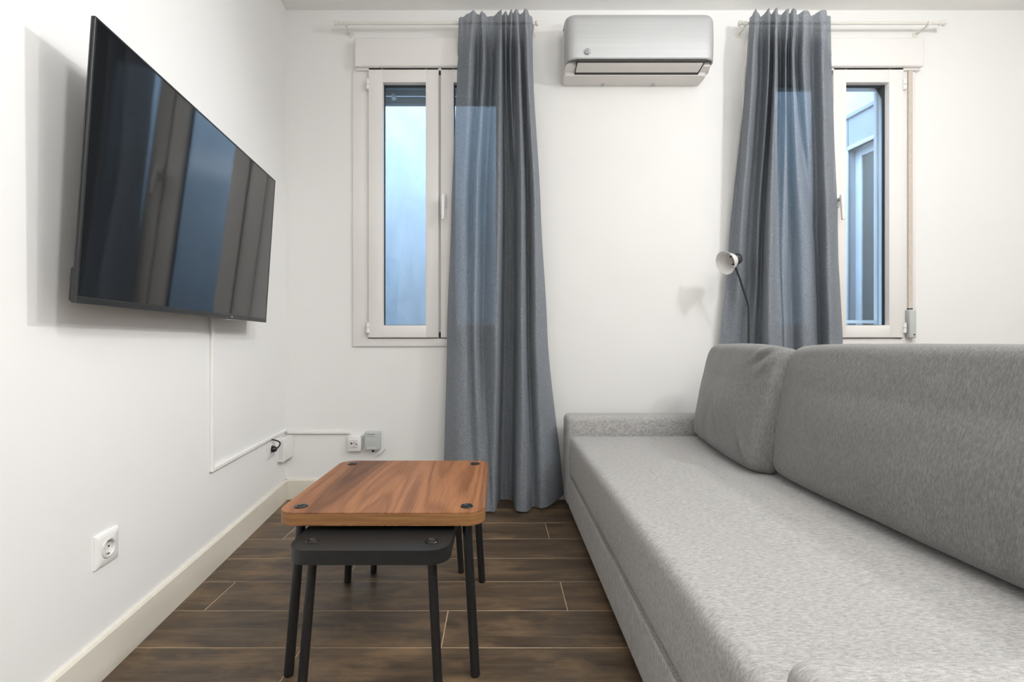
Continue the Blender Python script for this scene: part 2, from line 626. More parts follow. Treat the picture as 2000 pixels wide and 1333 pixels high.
# window wall with two openings
W1 = dict(x0=wx(690), x1=wx(1030), mid=wx(860))
W2 = dict(x0=wx(1450), x1=wx(1785), mid=wx(1619))
ZF0, ZF1 = wz(677), wz(133)
bm = bmesh.new()
xs = [-1.6, W1['x0'] + .01, W1['x1'] - .01, W2['x0'] + .01, W2['x1'] - .01, XR + .12]
for i in (0, 2, 4):
    add_box(bm, xs[i], xs[i + 1], YB, YO, -0.1, CEIL + .05)
for i in (1, 3):
    add_box(bm, xs[i], xs[i + 1], YB, YO, -0.1, ZF0 + .01)
    add_box(bm, xs[i], xs[i + 1], YB, YO, ZF1 - .01, CEIL + .05)
wb = finish('wall_back', bm, M['wall'], smooth=False)
tag(wb, 'white painted wall with the two windows and air conditioner', 'wall', kind='structure')

# unseen dark skin added outside this wall to cut light well bounce
bm = bmesh.new()
fx = [-2.2, W1['x0'] - .02, W1['x1'] + .02, W2['x0'] - .02, W2['x1'] + .02, 5.2]
for i in (0, 2, 4):
    add_box(bm, fx[i], fx[i + 1], YO, YO + .03, -3.0, CEIL + .14)
for i in (1, 3):
    add_box(bm, fx[i], fx[i + 1], YO, YO + .03, -3.0, ZF0 - .01)
    add_box(bm, fx[i], fx[i + 1], YO, YO + .03, ZF1 + .02, CEIL + .14)
tag(finish('wall_absorber_skin', bm, M['absorber'], smooth=False), 'unseen dark skin added outside the window wall to absorb courtyard bounce', 'wall', kind='structure')

# baseboards
BH = 0.11
def base_prof(name, p0, p1, nrm, label):
    d = (Vector(p1) - Vector(p0))
    n = Vector(nrm)
    bm = bmesh.new()
    prof = [(0, 0), (0.013, 0), (0.013, BH - 0.006), (0.009, BH), (0, BH)]
    A = [bm.verts.new((p0[0] + n.x * a, p0[1] + n.y * a, z)) for a, z in prof]
    B = [bm.verts.new((p1[0] + n.x * a, p1[1] + n.y * a, z)) for a, z in prof]
    for i in range(len(prof)):
        j = (i + 1) % len(prof)
        bm.faces.new((A[i], A[j], B[j], B[i]))
    bm.faces.new(A); bm.faces.new(B[::-1])
    o = finish(name, bm, M['baseboard'], smooth=False)
    return tag(o, label, 'baseboard', kind='structure')
nl = Vector((1, SKEW, 0)).normalized()
base_prof('baseboard_left', (lx(YB), YB), (lx(YR), YR), nl, 'cream baseboard along the wall under the television')
base_prof('baseboard_back', (XC, YB), (XR, YB), (0, -1, 0), 'cream baseboard under the windows behind the curtain')

# ------------------------------------------------------------------ windows
def window(name, W, label, box_x, handle_side, strap=False):
    root = empty(name, (W['mid'], YB, ZF0))
    tag(root, label, 'window', kind='structure')
    off = Vector((-W['mid'], -YB, -ZF0))
    def place(o):
        if o.parent == root:
            o.location = off
        return o
    yf = YB - 0.012                                     # frame stands a little proud
    z0, z1 = ZF0, ZF1
    s0, s1 = wz(660), wz(137)                           # sash
    g0, g1 = wz(636), wz(166)                           # glass
    sw = 136 * K
    L0, L1 = W['mid'] - 0.006 - sw, W['mid'] - 0.006
    R0, R1 = W['mid'] + 0.006, W['mid'] + 0.006 + sw
    # fixed frame: four bars
    bm = bmesh.new()
    add_box(bm, W['x0'], L0 - .004, yf, YB + .06, z0, z1, .003)
    add_box(bm, R1 + .004, W['x1'], yf, YB + .06, z0, z1, .003)
    add_box(bm, L0 - .006, R1 + .006, yf, YB + .06, z0, s0 - .004, .003)
    add_box(bm, L0 - .006, R1 + .006, yf, YB + .06, s1 + .004, z1 + .02, .003)
    add_box(bm, L0 - .006, R1 + .006, YB + .03, YB + .06, s0 - .006, s0 + 0.02)      # rebate
    add_box(bm, L0 - .006, R1 + .006, YB + .03, YB + .06, s1 - .02, s1 + 0.006)
    add_box(bm, L0 - .006, L0 + .02, YB + .03, YB + .06, s0, s1)
    add_box(bm, R1 - .02, R1 + .006, YB + .03, YB + .06, s0, s1)
    place(finish('frame', bm, M['pvc'], root))
    for side, (a, b_) in (('l', (L0, L1)), ('r', (R0, R1))):
        st = 28 * K if True else 0
        gx0, gx1 = (a + 28 * K, b_ - 25 * K) if side == 'l' else (a + 25 * K, b_ - 28 * K)
        ys = YB - 0.028
        bm = bmesh.new()
        add_box(bm, a, gx0, ys, YB + .035, s0, s1, .003)
        add_box(bm, gx1, b_, ys, YB + .035, s0, s1, .003)
        add_box(bm, gx0 - .004, gx1 + .004, ys, YB + .035, s0, g0, .003)
        add_box(bm, gx0 - .004, gx1 + .004, ys, YB + .035, g1, s1, .003)
        sash = place(finish('sash', bm, M['pvc'], root))
        # glazing bead, gasket and pane are sub-parts of the sash (local frame shared with the sash)
        bm = bmesh.new()
        yg = YB + 0.008
        for q in ((gx0 - .001, gx0 + .004, g0, g1), (gx1 - .004, gx1 + .001, g0, g1), (gx0, gx1, g0 - .001, g0 + .003), (gx0, gx1, g1 - .006, g1 + .001)):
            add_box(bm, q[0], q[1], yg - .004, yg + .012, q[2], q[3])
        finish('gasket', bm, M['gasket'], sash, smooth=False)
        box('pane', gx0 - .003, gx1 + .003, yg, yg + .006, g0 - .003, g1 + .003, M['glass'], sash)
        xh = a - .002 if side == 'l' else b_ + .002
        for zc in (wz(641), wz(171)):
            bm = bmesh.new()
            for dz0, dz1 in ((-.028, -.001), (.001, .028)):
                add_tube(bm, [(xh, ys - .002, zc + dz0), (xh, ys - .002, zc + dz1)], .0095, 12)
            finish('hinge', bm, M['whiteplastic'], sash)
        if side == handle_side:
            xh = (W['mid'] + .022) if side == 'r' else (W['mid'] - .022)
            zc = wz(395)
            bm = bmesh.new()
            add_box(bm, xh - .014, xh + .014, ys - .012, ys + .001, zc - .04, zc + .04, .006, 3)
            add_tube(bm, [(xh, ys - .005, zc), (xh, ys - .04, zc)], .010, 12)
            finish('handle_base', bm, M['whiteplastic'], sash)
            bm = bmesh.new()
            add_tube(bm, [(xh - .0, ys - .040, zc + .018), (xh, ys - .046, zc + .008), (xh, ys - .048, zc - .03), (xh, ys - .05, zc - .075), (xh, ys - .052, zc - .118)], [.010, .012, .011, .010, .008], 12)
            finish('handle', bm, M['whiteplastic'], sash)
    # the gap between the two sashes, closed by a dark strip, with black end caps
    place(box('meeting_seal', W['mid'] - .006, W['mid'] + .006, YB - .012, YB + .03, s0 + .002, s1 - .002, M['pvc_shade'], root))
    bm = bmesh.new()
    for q in ((s0 + .001, s0 + .03), (s1 - .034, s1 - .001)):
        add_box(bm, W['mid'] - .0055, W['mid'] + .0055, YB - .02, YB + .0, q[0], q[1])
    place(finish('seal_cap', bm, M['gasket'], root, smooth=False))
    # roller shutter box above
    bx0, bx1 = box_x
    zt, zb_ = HC + (PY - 72) * (YB - .05) / F, HC + (PY - 129) * (YB - .05) / F
    place(box('shutter_box', bx0, bx1, YB - .050, YB + .01, zb_, zt, M['pvc'], root, .010, 3))
    place(box('box_rim', bx0 + .003, bx1 - .003, YB - .028, YB + .01, zb_ - .010, zb_ + .012, M['pvc'], root, .003, 2))
    if strap:
        xa, xb = R1 + .030, R1 + .054
        place(box('strap_slot', xa - .004, xb + .004, yf - .002, yf + .002, wz(640), ZF1, M['pvc'], root))
        place(box('shutter_strap', xa, xb, yf - .010, yf - .0075, wz(612), zb_ - .004, M['strap'], root))
        bm = bmesh.new()
        add_box(bm, xa - .012, xb + .002, yf - .034, yf, wz(661), wz(606), .006, 3)
        add_box(bm, xa - .002, xb, yf - .012, yf - .002, wz(608), wz(603), .001, 1, 1)
        add_tube(bm, [((xa + xb) / 2, yf - .036, wz(654)), ((xa + xb) / 2, yf - .033, wz(654))], .004, 10, True, 1)
        place(finish('strap_winder', bm, [M['greyplastic'], M['gasket']], root))
    return root, place

w1, place1 = window('window_1', W1, 'white framed casement window with pale blue glass beside the television corner', (wx(693) + .012, W1['x1'] - .02), 'r')
w2, place2 = window('window_2', W2, 'white framed casement window looking onto a neighbouring window, with a beige shutter strap', (W2['x0'] + .01, wx(1791)), 'r', True)

# roller shutter partly lowered outside window 1
gl0, gl1 = W1['x0'] + .03, W1['x1'] - .03
zs = HC + (PY - 206) * (YB + .15) / F
for i in range(4):
    h = 0.042
    bm = bmesh.new()
    add_box(bm, gl0, gl1, YB + .150, YB + .160, zs + .016 + i * h, zs + .016 + i * h + h - .004, .003, 2)
    place1(finish('shutter_slat', bm, M['slat'], w1))
bm = bmesh.new()
add_box(bm, gl0, gl1, YB + .146, YB + .164, zs, zs + .014, .002, 1)
place1(finish('shutter_bottom_bar', bm, M['slat'], w1))
bmk = lathe_bm([(0, .03), (.010, .03), (.012, .026), (.012, .004), (.016, 0), (0, 0)], 16, (0, -1, 0), (wx(770) * 1.05 - .005, YB + .150, zs + .045))
place1(finish('shutter_stop', bmk, M['whiteplastic'], w1))

# guard bar outside window 2
bm = bmesh.new()
yb_ = YO + .02
def ox(px, y): return (px - PX) / F * y
def oz(py, y): return HC + (PY - py) / F * y
add_box(bm, ox(1709, yb_), ox(1715, yb_), yb_ - .012, yb_ + .012, oz(638, yb_) - .05, oz(150, yb_), .003, 2)
add_box(bm, W2['x0'], ox(1712, yb_), yb_ - .010, yb_ + .010, oz(632, yb_), oz(626, yb_), .003, 2)
place2(finish('outer_guide_bar', bm, M['extwhite'], w2))

# ------------------------------------------------------------------ light well outside
o = box('wall_courtyard', -3.0, 6.0, 4.70, 4.9, -3.0, 4.3, M['ext'])
tag(o, 'pale rendered courtyard wall seen through the window glass', 'wall', kind='structure')
o = box('wall_sky_blocker', -3.0, 6.0, YO - .25, YO + .03, CEIL + .13, 3.15, M['absorber'])  # added out of view to hold back skylight on the courtyard wall
tag(o, 'unseen wall added above the windows to narrow the sky', 'wall', kind='structure')
o = box('wall_light_stop_right', 5.2, 5.4, YO - .2, 4.9, -3.0, 4.7, M['extgrey'])  # added out of view to stop daylight leaking in from the right
tag(o, 'unseen wall added to close the right side of the light well against daylight', 'wall', kind='structure')
o = box('wall_courtyard_left', -2.2, -2.0, YO - .2, 4.90, -3.0, 4.7, M['extgrey'])
tag(o, 'side wall of the light well left of the windows, out of sight', 'wall', kind='structure')
o = box('courtyard_ground', -3.0, 6.0, YO, 4.9, -3.2, -3.0, M['extgrey'])
tag(o, 'ground of the light well below the windows', 'ground', kind='structure')

# neighbouring wing with a window, seen through window 2
nw = empty('neighbour_wing', (ox(1717, 4.0), 4.0, 0), 0)
nw.rotation_euler = (0, 0, math.atan(0.127))
tag(nw, 'neighbouring blue-grey wall with a window, seen through the right glass', 'building')
# local frame: x = into the wall, y = away from our house
def nbox(name, x0, x1, y0, y1, z0, z1, mat, parent=nw, bev=0.0):
    return box(name, x0, x1, y0, y1, z0, z1, mat, parent, bev)
TOP = HC + (PY - 200) * 4.0 / F
wy1 = 0.30                    # far edge of the window casing
bm = bmesh.new()
ZC = HC + (PY - 267) * 4.0 / F
add_box(bm, 0, .4, -1.0, -0.62, -3, TOP)
add_box(bm, 0, .4, wy1, 0.68, -3, TOP)
add_box(bm, 0, .4, -0.63, wy1 + .01, ZC, TOP)
add_box(bm, 0, .4, -0.63, wy1 + .01, -3, 0.35)
wall_n = finish('wall', bm, M['extgrey'], nw, smooth=False)
nbox('coping', -.02, .42, -1.0, .69, TOP, TOP + .03, M['extgrey'])
bm = bmesh.new()
add_box(bm, -.012, .02, wy1, wy1 + .035, .35, ZC + .035, .003)
add_box(bm, -.012, .02, -.63, wy1 + .035, ZC, ZC + .035, .003)
add_box(bm, .07, .115, wy1 - .060, wy1 + .004, .35, ZC, .003)
add_box(bm, .07, .115, -.63, wy1 - .05, ZC - .065, ZC + .004, .003)
wn = finish('window', bm, M['extwhite'], nw)
nbox('pane', .085, .095, -.63, wy1 - .055, .35, ZC - .06, M['extglass'], wn)

# ------------------------------------------------------------------ television
tv_near = Vector((-0.937, 1.052, 0.966))
tv_far = Vector((-1.046, 2.134, 0.966))
TL, TH = (tv_far - tv_near).length, 0.639
ctr = (tv_near + tv_far) / 2
tv = empty('television', (ctr.x, ctr.y, ctr.z))
dirv = (tv_far - tv_near).normalized()
# local: X = out of the wall (screen normal), Y = along the wall (away), Z = up
tv.rotation_euler = (0, math.radians(3.7), math.atan2(-dirv.x, dirv.y))
tag(tv, 'large black flat-screen television tilted forward on the left wall', 'television')
hl = TL / 2
box('panel', -.0095, -.0015, -hl, hl, 0, TH, M['tvframe'], tv, .002, 2)
box('screen', -.004, 0.0, -hl + .007, hl - .006, .017, TH - .006, M['screen'], tv)
bm = bmesh.new()
add_box(bm, -.006, .002, -hl, hl, 0, .016, .001, 1)
add_box(bm, -.006, .001, -hl, -hl + .006, 0.014, TH, .0005, 1)
add_box(bm, -.006, .001, hl - .005, hl, 0.014, TH, .0005, 1)
add_box(bm, -.006, .001, -hl, hl, TH - .005, TH, .0005, 1)
finish('bezel', bm, M['tvframe'], tv)
box('back_housing', -.050, -.008, -hl + .045, hl - .045, .004, .085, M['tvback'], tv, .006, 2)
box('rear_cover', -.046, -.008, -hl + .16, hl - .16, .08, TH * .62, M['tvback'], tv, .01, 2)
bm = bmesh.new()
for yy in (-.16, .16):
    add_box(bm, -.066, -.048, yy - .015, yy + .015, .12, .40, .003, 1)
add_box(bm, -.088, -.062, -.24, .24, .24, .31, .003, 1)
finish('wall_bracket', bm, M['blackmetal'], tv)
box('brand_badge', .0015, .0026, .20, .214, .006, .011, M['steel'], tv)
box('status_light', -.012, .0, .17, .225, -.004, .0, M['steel'], tv, .001, 1)

# ------------------------------------------------------------------ trunking, sockets, small devices
def lwall(px, py):
    """point on the left wall seen at this pixel"""
    t = (px - PX) / F
    yy = (XC + SKEW * YB) / (t + SKEW)
    return Vector((lx(yy), yy, HC + (PY - py) / F * yy))
# root frame on the left wall: local x = out of wall, y = along the wall away from the camera
def lroot(name, px, py):
    p = lwall(px, py)
    e = empty(name, p)
    e.rotation_euler = (0, 0, math.atan(SKEW))
    return e, p
def along(p, q):
    return math.hypot(q.x - p.x, q.y - p.y) * (1 if q.y > p.y else -1)

tr, p0 = lroot('cable_trunking', 411, 918.5)
ln = along(p0, lwall(557, 843))
zup = .967 - p0.z + .02
bm = bmesh.new(); add_box(bm, 0, .012, -.008, .008, -.008, zup, .002, 1)
finish('vertical_duct', bm, M['whiteplastic'], tr)
bm = bmesh.new(); add_box(bm, 0, .012, .008, ln - .004, -.008, .008, .002, 1)
finish('horizontal_duct', bm, M['whiteplastic'], tr)
tag(tr, 'thin white cable trunking running down from the television to the corner', 'cable trunking')
zt_ = p0.z

tb = empty('cable_trunking', (XC, YB, wz(845)))
bm = bmesh.new(); add_box(bm, .012, wx(686) - XC, -.013, 0, -.007, .009, .002, 1)
finish('horizontal_duct', bm, M['whiteplastic'], tb)
tag(tb, 'short white cable trunking under the window from the corner to a socket', 'cable trunking')

# corner junction box
jb = empty('junction_box', (XC, YB, wz(870)))
poly = [(0, 0), (.036, 0), (.036, -.012), (-.0, -.072), (-.0 + .006, -.072)]
pc = lwall(541, 870)
d1 = along(Vector((XC, YB, 0)), pc)
bm = bmesh.new()
c0 = Vector((SKEW * -d1, d1, 0)) if False else Vector((pc.x - XC, pc.y - YB, 0))
n0 = Vector((nl.x, nl.y, 0)) * .034
ring = [(0.001, -.001), (c0.x, c0.y), (c0.x + n0.x, c0.y + n0.y), (.042, -.046), (.042, -.001)]
bm = prism_bm(ring, -.062, .062, .0025, 2)
for f in bm.faces: f.material_index = 0
finish('cover', bm, M['whiteplastic'], jb)
bm = prism_bm([(c0.x + n0.x * .2, c0.y + n0.y * .2 - .0006), (c0.x + n0.x * .9, c0.y + n0.y * .9 - .0006), (c0.x + n0.x * .9, c0.y + n0.y * .9 + .002), (c0.x + n0.x * .2, c0.y + n0.y * .2 + .002)], -.05, .05)
for f in bm.faces: f.material_index = 0
finish('seam', bm, M['socketplastic'], jb, smooth=False)
tag(jb, 'white plastic junction box fitted in the wall corner', 'junction box')

def schuko(root, sx, sz, rim=True):
    """round recessed euro socket insert; local x = out of the wall"""
    prof = [(.026, .0), (.026, .0115), (.0215, .0125), (.0195, .0105), (.0185, .003), (0, .003)]
    b = lathe_bm(prof, 32, (1, 0, 0), (0, sx, sz))
    ins = finish('socket_insert', b, M['socketplastic'], root)
    for s in (-1, 1):
        bq = lathe_bm([(.0028, .0032), (.0028, .004), (0, .004)], 12, (1, 0, 0), (0, sx + s * .0095, sz))
        finish('pin_hole', bq, M['gasket'], ins)
    for s in (-1, 1):
        box('earth_clip', .003, .010, sx - .003, sx + .003, sz + s * .0165 - .002, sz + s * .0165 + .002, M['steel'], ins)
    return ins

def plate(root, w_, h_, mat=None, t=.009, hole=None):
    bm = bmesh.new()
    if hole:
        # ring plate: square outline with a round hole
        n = 48
        outer = []
        for k in range(n):
            a = 2 * PI * k / n + PI / 4
            c, s = math.cos(a), math.sin(a)
            m_ = max(abs(c), abs(s))
            outer.append((c / m_, s / m_))
        def ringv(r_, x_):
            return [bm.verts.new((x_, r_ * math.cos(2 * PI * k / n + PI / 4), r_ * math.sin(2 * PI * k / n + PI / 4))) for k in range(n)]
        def sq(hw, hh, x_):
            return [bm.verts.new((x_, hw * c, hh * s)) for c, s in outer]
        R = [sq(w_ / 2, h_ / 2, 0), sq(w_ / 2, h_ / 2, t * .55), sq(w_ / 2 - .006, h_ / 2 - .006, t), ringv(hole, t), ringv(hole, 0)]
        for A, B in zip(R[:-1], R[1:]):
            for k in range(n):
                bm.faces.new((A[k], A[(k + 1) % n], B[(k + 1) % n], B[k]))
    else:
        add_box(bm, 0, t, -w_ / 2, w_ / 2, -h_ / 2, h_ / 2, .003, 2)
    return finish('plate', bm, mat or M['whiteplastic'], root)

# outlet low on the left wall, near the camera
so, _ = lroot('wall_outlet', 205, 1070)
plate(so, .086, .086, hole=.0255)
schuko(so, 0, 0)
tag(so, 'square white wall outlet low on the left wall above the baseboard', 'outlet')

# outlet beside the junction box with a black plug
so2, ps2 = lroot('wall_outlet', 527, 878)
plate(so2, .105, .085, M['socketplastic'], hole=.0255)
schuko(so2, 0, 0)
tag(so2, 'white wall outlet holding a black plug under the trunking near the corner', 'outlet')
pg = empty('power_plug', so2.location)
pg.rotation_euler = so2.rotation_euler
bm = lathe_bm([(0, .004), (.0145, .004), (.0165, .012), (.0165, .020), (.010, .034), (.0, .036)], 20, (1, 0, 0))
finish('plug_body', bm, M['black'], pg)
pts = []
for i in range(17):
    t = i / 16
    a = PI * (0.02 + .98 * t)
    pts.append((.034 - .026 * t + .018 * math.sin(a), .004 + .030 * math.sin(a) - .012 * t, .004 + .048 * t))
finish('cord', (lambda b: (add_tube(b, pts, .0035, 8), b)[1])(bmesh.new()), M['black'], pg)
tag(pg, 'black power plug with a short looped cord in the corner outlet', 'plug')

# data socket on the window wall
ds = empty('data_outlet', (wx(695), YB, wz(865.5)))
ds.rotation_euler = (0, 0, -PI / 2)
plate(ds, .074, .082, M['whiteplastic'], t=.03)
bm = bmesh.new(); add_box(bm, .029, .034, -.026, .020, -.020, .026, .002, 1)
ins = finish('insert', bm, M['socketplastic'], ds)
for (yy, zz, r_) in ((-.014, .004, .006), (.014, -.001, .004), (.0, .006, .003), (.0, -.014, .003)):
    bq = lathe_bm([(r_ + .0022, .0335), (r_ + .0022, .036), (r_, .036), (r_, .0345), (0, .0345)], 14, (1, 0, 0), (0, yy, zz))
    jk = finish('jack', bq, M['socketplastic'], ins)
    bq = lathe_bm([(r_ * .85, .0346), (r_ * .85, .0353), (0, .0353)], 12, (1, 0, 0), (0, yy, zz))
    finish('jack_hole', bq, M['gasket'], jk)
tag(ds, 'small white data socket at the end of the trunking under the window', 'socket')

gd = empty('adapter_box', (wx(730), YB, wz(860)))
gd.rotation_euler = (0, 0, -PI / 2)
box('body', 0, .040, -.041, .041, -.048, .052, M['greyplastic'], gd, .005, 3)
bm = bmesh.new()
add_box(bm, .0398, .0404, -.026, .016, .0375, .0405)
add_box(bm, .0398, .0404, -.027, .018, .0265, .0280)
finish('print', bm, M['darkprint'], gd, smooth=False)
bm = bmesh.new()
for i in range(6):
    add_box(bm, .0395, .0408, -.025 + i * .009, -.021 + i * .009, -.044, -.030)
finish('vent_ribs', bm, M['socketplastic'], gd, smooth=False)
tube('cable_gland', [(.022, 0.0, -.047), (.022, .002, -.062)], .0055, M['black'], gd)
pts = [(.022, .002 + .066 * t, -.06 - .030 * math.sin(PI * (t * .86 + .1)) + .012 * (t) + .006) for t in [i / 14 for i in range(15)]]
tube('cable', pts, .0026, M['greyplastic'], gd, 8)
tag(gd, 'small grey box with a short hanging cable under the left window', 'adapter')

# ------------------------------------------------------------------ air conditioner
AX0, AX1 = 0.350, 1.120
ac = empty('air_conditioner', ((AX0 + AX1) / 2, YB, 2.31))
tag(ac, 'silver and white wall-mounted air conditioner between the two curtains', 'air conditioner')
hw = (AX1 - AX0) / 2
# white body: profile in (depth, height) extruded across, local y negative = out of the wall
def extr(name, prof, xa, xb, mat, parent, bev=0.0, angle=35):
    bm = bmesh.new()
    A = [bm.verts.new((xa, -d, z)) for d, z in prof]
    B = [bm.verts.new((xb, -d, z)) for d, z in prof]
    for i in range(len(prof)):
        j = (i + 1) % len(prof)
        bm.faces.new((A[i], A[j], B[j], B[i]))
    e1 = bm.faces.new(A); e2 = bm.faces.new(B[::-1])
    if bev:
        bmesh.ops.bevel(bm, geom=list(e1.edges) + list(e2.edges), offset=bev, segments=3, profile=.5, affect='EDGES')
    return finish(name, bm, mat, parent, angle=angle)
extr('body', [(0, .002), (.06, .0), (.098, .006), (.104, .020), (.150, .026), (.160, .05), (.150, .24), (.12, .268), (0, .268)], -hw, hw, M['acbody'], ac, .012)
# flap in the underside, framed by a dark slot
extr('outlet_slot', [(.100, .010), (.100, .03), (.200, .045), (.200, .024)], -hw + .055, hw - .05, M['acdark'], ac)
extr('flap', [(.108, .0125), (.108, .022), (.184, .030), (.190, .020), (.150, .012)], -hw + .058, hw - .058, M['acbody'], ac, .002)
# silver cover: curved sheet wrapping the front, rounded toward its ends
bm = bmesh.new()
prof = []
for i in range(25):
    t = i / 24
    # from top rear edge over the top to the bottom lip
    ang = t
    if t < .35:
        a = (t / .35) * PI / 2
        d = .135 + .075 * math.sin(a); z = .262 + .030 * math.cos(a) - .002
        z = .225 + .066 * math.cos(a)
    else:
        s = (t - .35) / .65
        d = .210 + .006 * math.sin(PI * s) - .006 * s; z = .225 - .192 * s
    prof.append((d, z))
prof = [(.06, .291)] + prof
xs_ = [-1, -.995, -.985, -.97, -.95, -.92, -.88, -.83] + [-.75 + 1.5 * i / 10 for i in range(11)] + [.83, .88, .92, .95, .97, .985, .995, 1]
rows_ = []
for u in [-1.0001] + xs_ + [1.0001]:
    e = max(0, (abs(u) - .86) / .14)
    side = abs(u) > 1
    e = min(e, 1.0)
    pull = .042 * (1 - math.sqrt(max(0, 1 - e * e)))
    col_ = []
    for d, z in prof:
        dd = .095 if side else max(.05, d - pull * (d / .2))
        zz = z - pull * .30 * max(0, (z - .2) / .09)
        col_.append(bm.verts.new((u * hw * 1.003, -dd, zz)))
    rows_.append(col_)
for A, B in zip(rows_[:-1], rows_[1:]):
    for i in range(len(prof) - 1):
        bm.faces.new((A[i], A[i + 1], B[i + 1], B[i]))
cov = finish('front_cover', bm, M['acsilver'], ac, angle=60)
so_ = cov.modifiers.new('thick', 'SOLIDIFY'); so_.thickness = .006; so_.offset = -1 
# round emblem at the lower left of the cover
bq = lathe_bm([(.0155, .0), (.0155, .0012), (0, .0012)], 28, (0, -1, 0), (-hw + .105, -.2135, .068))
em = finish('emblem', bq, M['emblem'], ac)
bm = bmesh.new()
cr = []
for k in range(13):
    a = -1.1 + 2.2 * k / 12
    cr.append((.010 * math.cos(a), .011 * math.sin(a)))
for k in range(13):
    a = 1.1 - 2.2 * k / 12
    cr.append((.002 + .005 * math.cos(a), .0105 * math.sin(a)))
vsx = [bm.verts.new((-hw + .107 + x, -.2150, .068 + z)) for x, z in cr]
bm.faces.new(vsx)
finish('emblem_mark', bm, M['acbody'], em, smooth=False)
for xx in (-.16, .12):
    box('foot_clip', xx - .008, xx + .008, -.03, -.01, -.003, .004, M['greyplastic'], ac, .001, 1)

# ------------------------------------------------------------------ curtain rods
RY = 2.588
RZ = HC + (PY - 45.5) * RY / F
def rod(px0, px1, brackets, label):
    xa, xb = (px0 - PX) / F * RY, (px1 - PX) / F * RY
    r = empty('curtain_rod', ((xa + xb) / 2, RY, RZ))
    off = (xa + xb) / 2
    tube('pole', [(xa - off + .012, 0, 0), (xb - off - .012, 0, 0)], .0075, M['rod'], r, 14)
    for s, xe in ((-1, xa - off), (1, xb - off)):
        b = lathe_bm([(0.0075, .030), (.011, .028), (.011, .022), (.007, .019), (.007, .014), (.0135, .008), (.0145, .002), (.011, -.004), (0, -.006)], 18, (-s, 0, 0), (xe, 0, 0))
        finish('finial', b, M['rod'], r)
    for bx in brackets:
        x_ = (bx - PX) / F * RY - off
        bm = bmesh.new()
        add_tube(bm, [(x_, YB - RY, -.012), (x_, .0, -.012)], .005, 10)
        add_tube(bm, [(x_, YB - RY - .004, -.012), (x_, YB - RY, -.012)], .017, 16)
        add_box(bm, x_ - .006, x_ + .006, -.011, .011, -.014, -.006, .002, 1)
        add_box(bm, x_ - .006, x_ + .006, -.0125, -.0085, -.012, .004, .001, 1)
        finish('bracket', bm, M['rod'], r)
    tag(r, label, 'curtain rod')
    return r
rod(654, 1050, (676, 1042), 'cream curtain rod above the window beside the television corner')
rod(1444, 1845, (1456, 1812), 'cream curtain rod above the window behind the sofa')

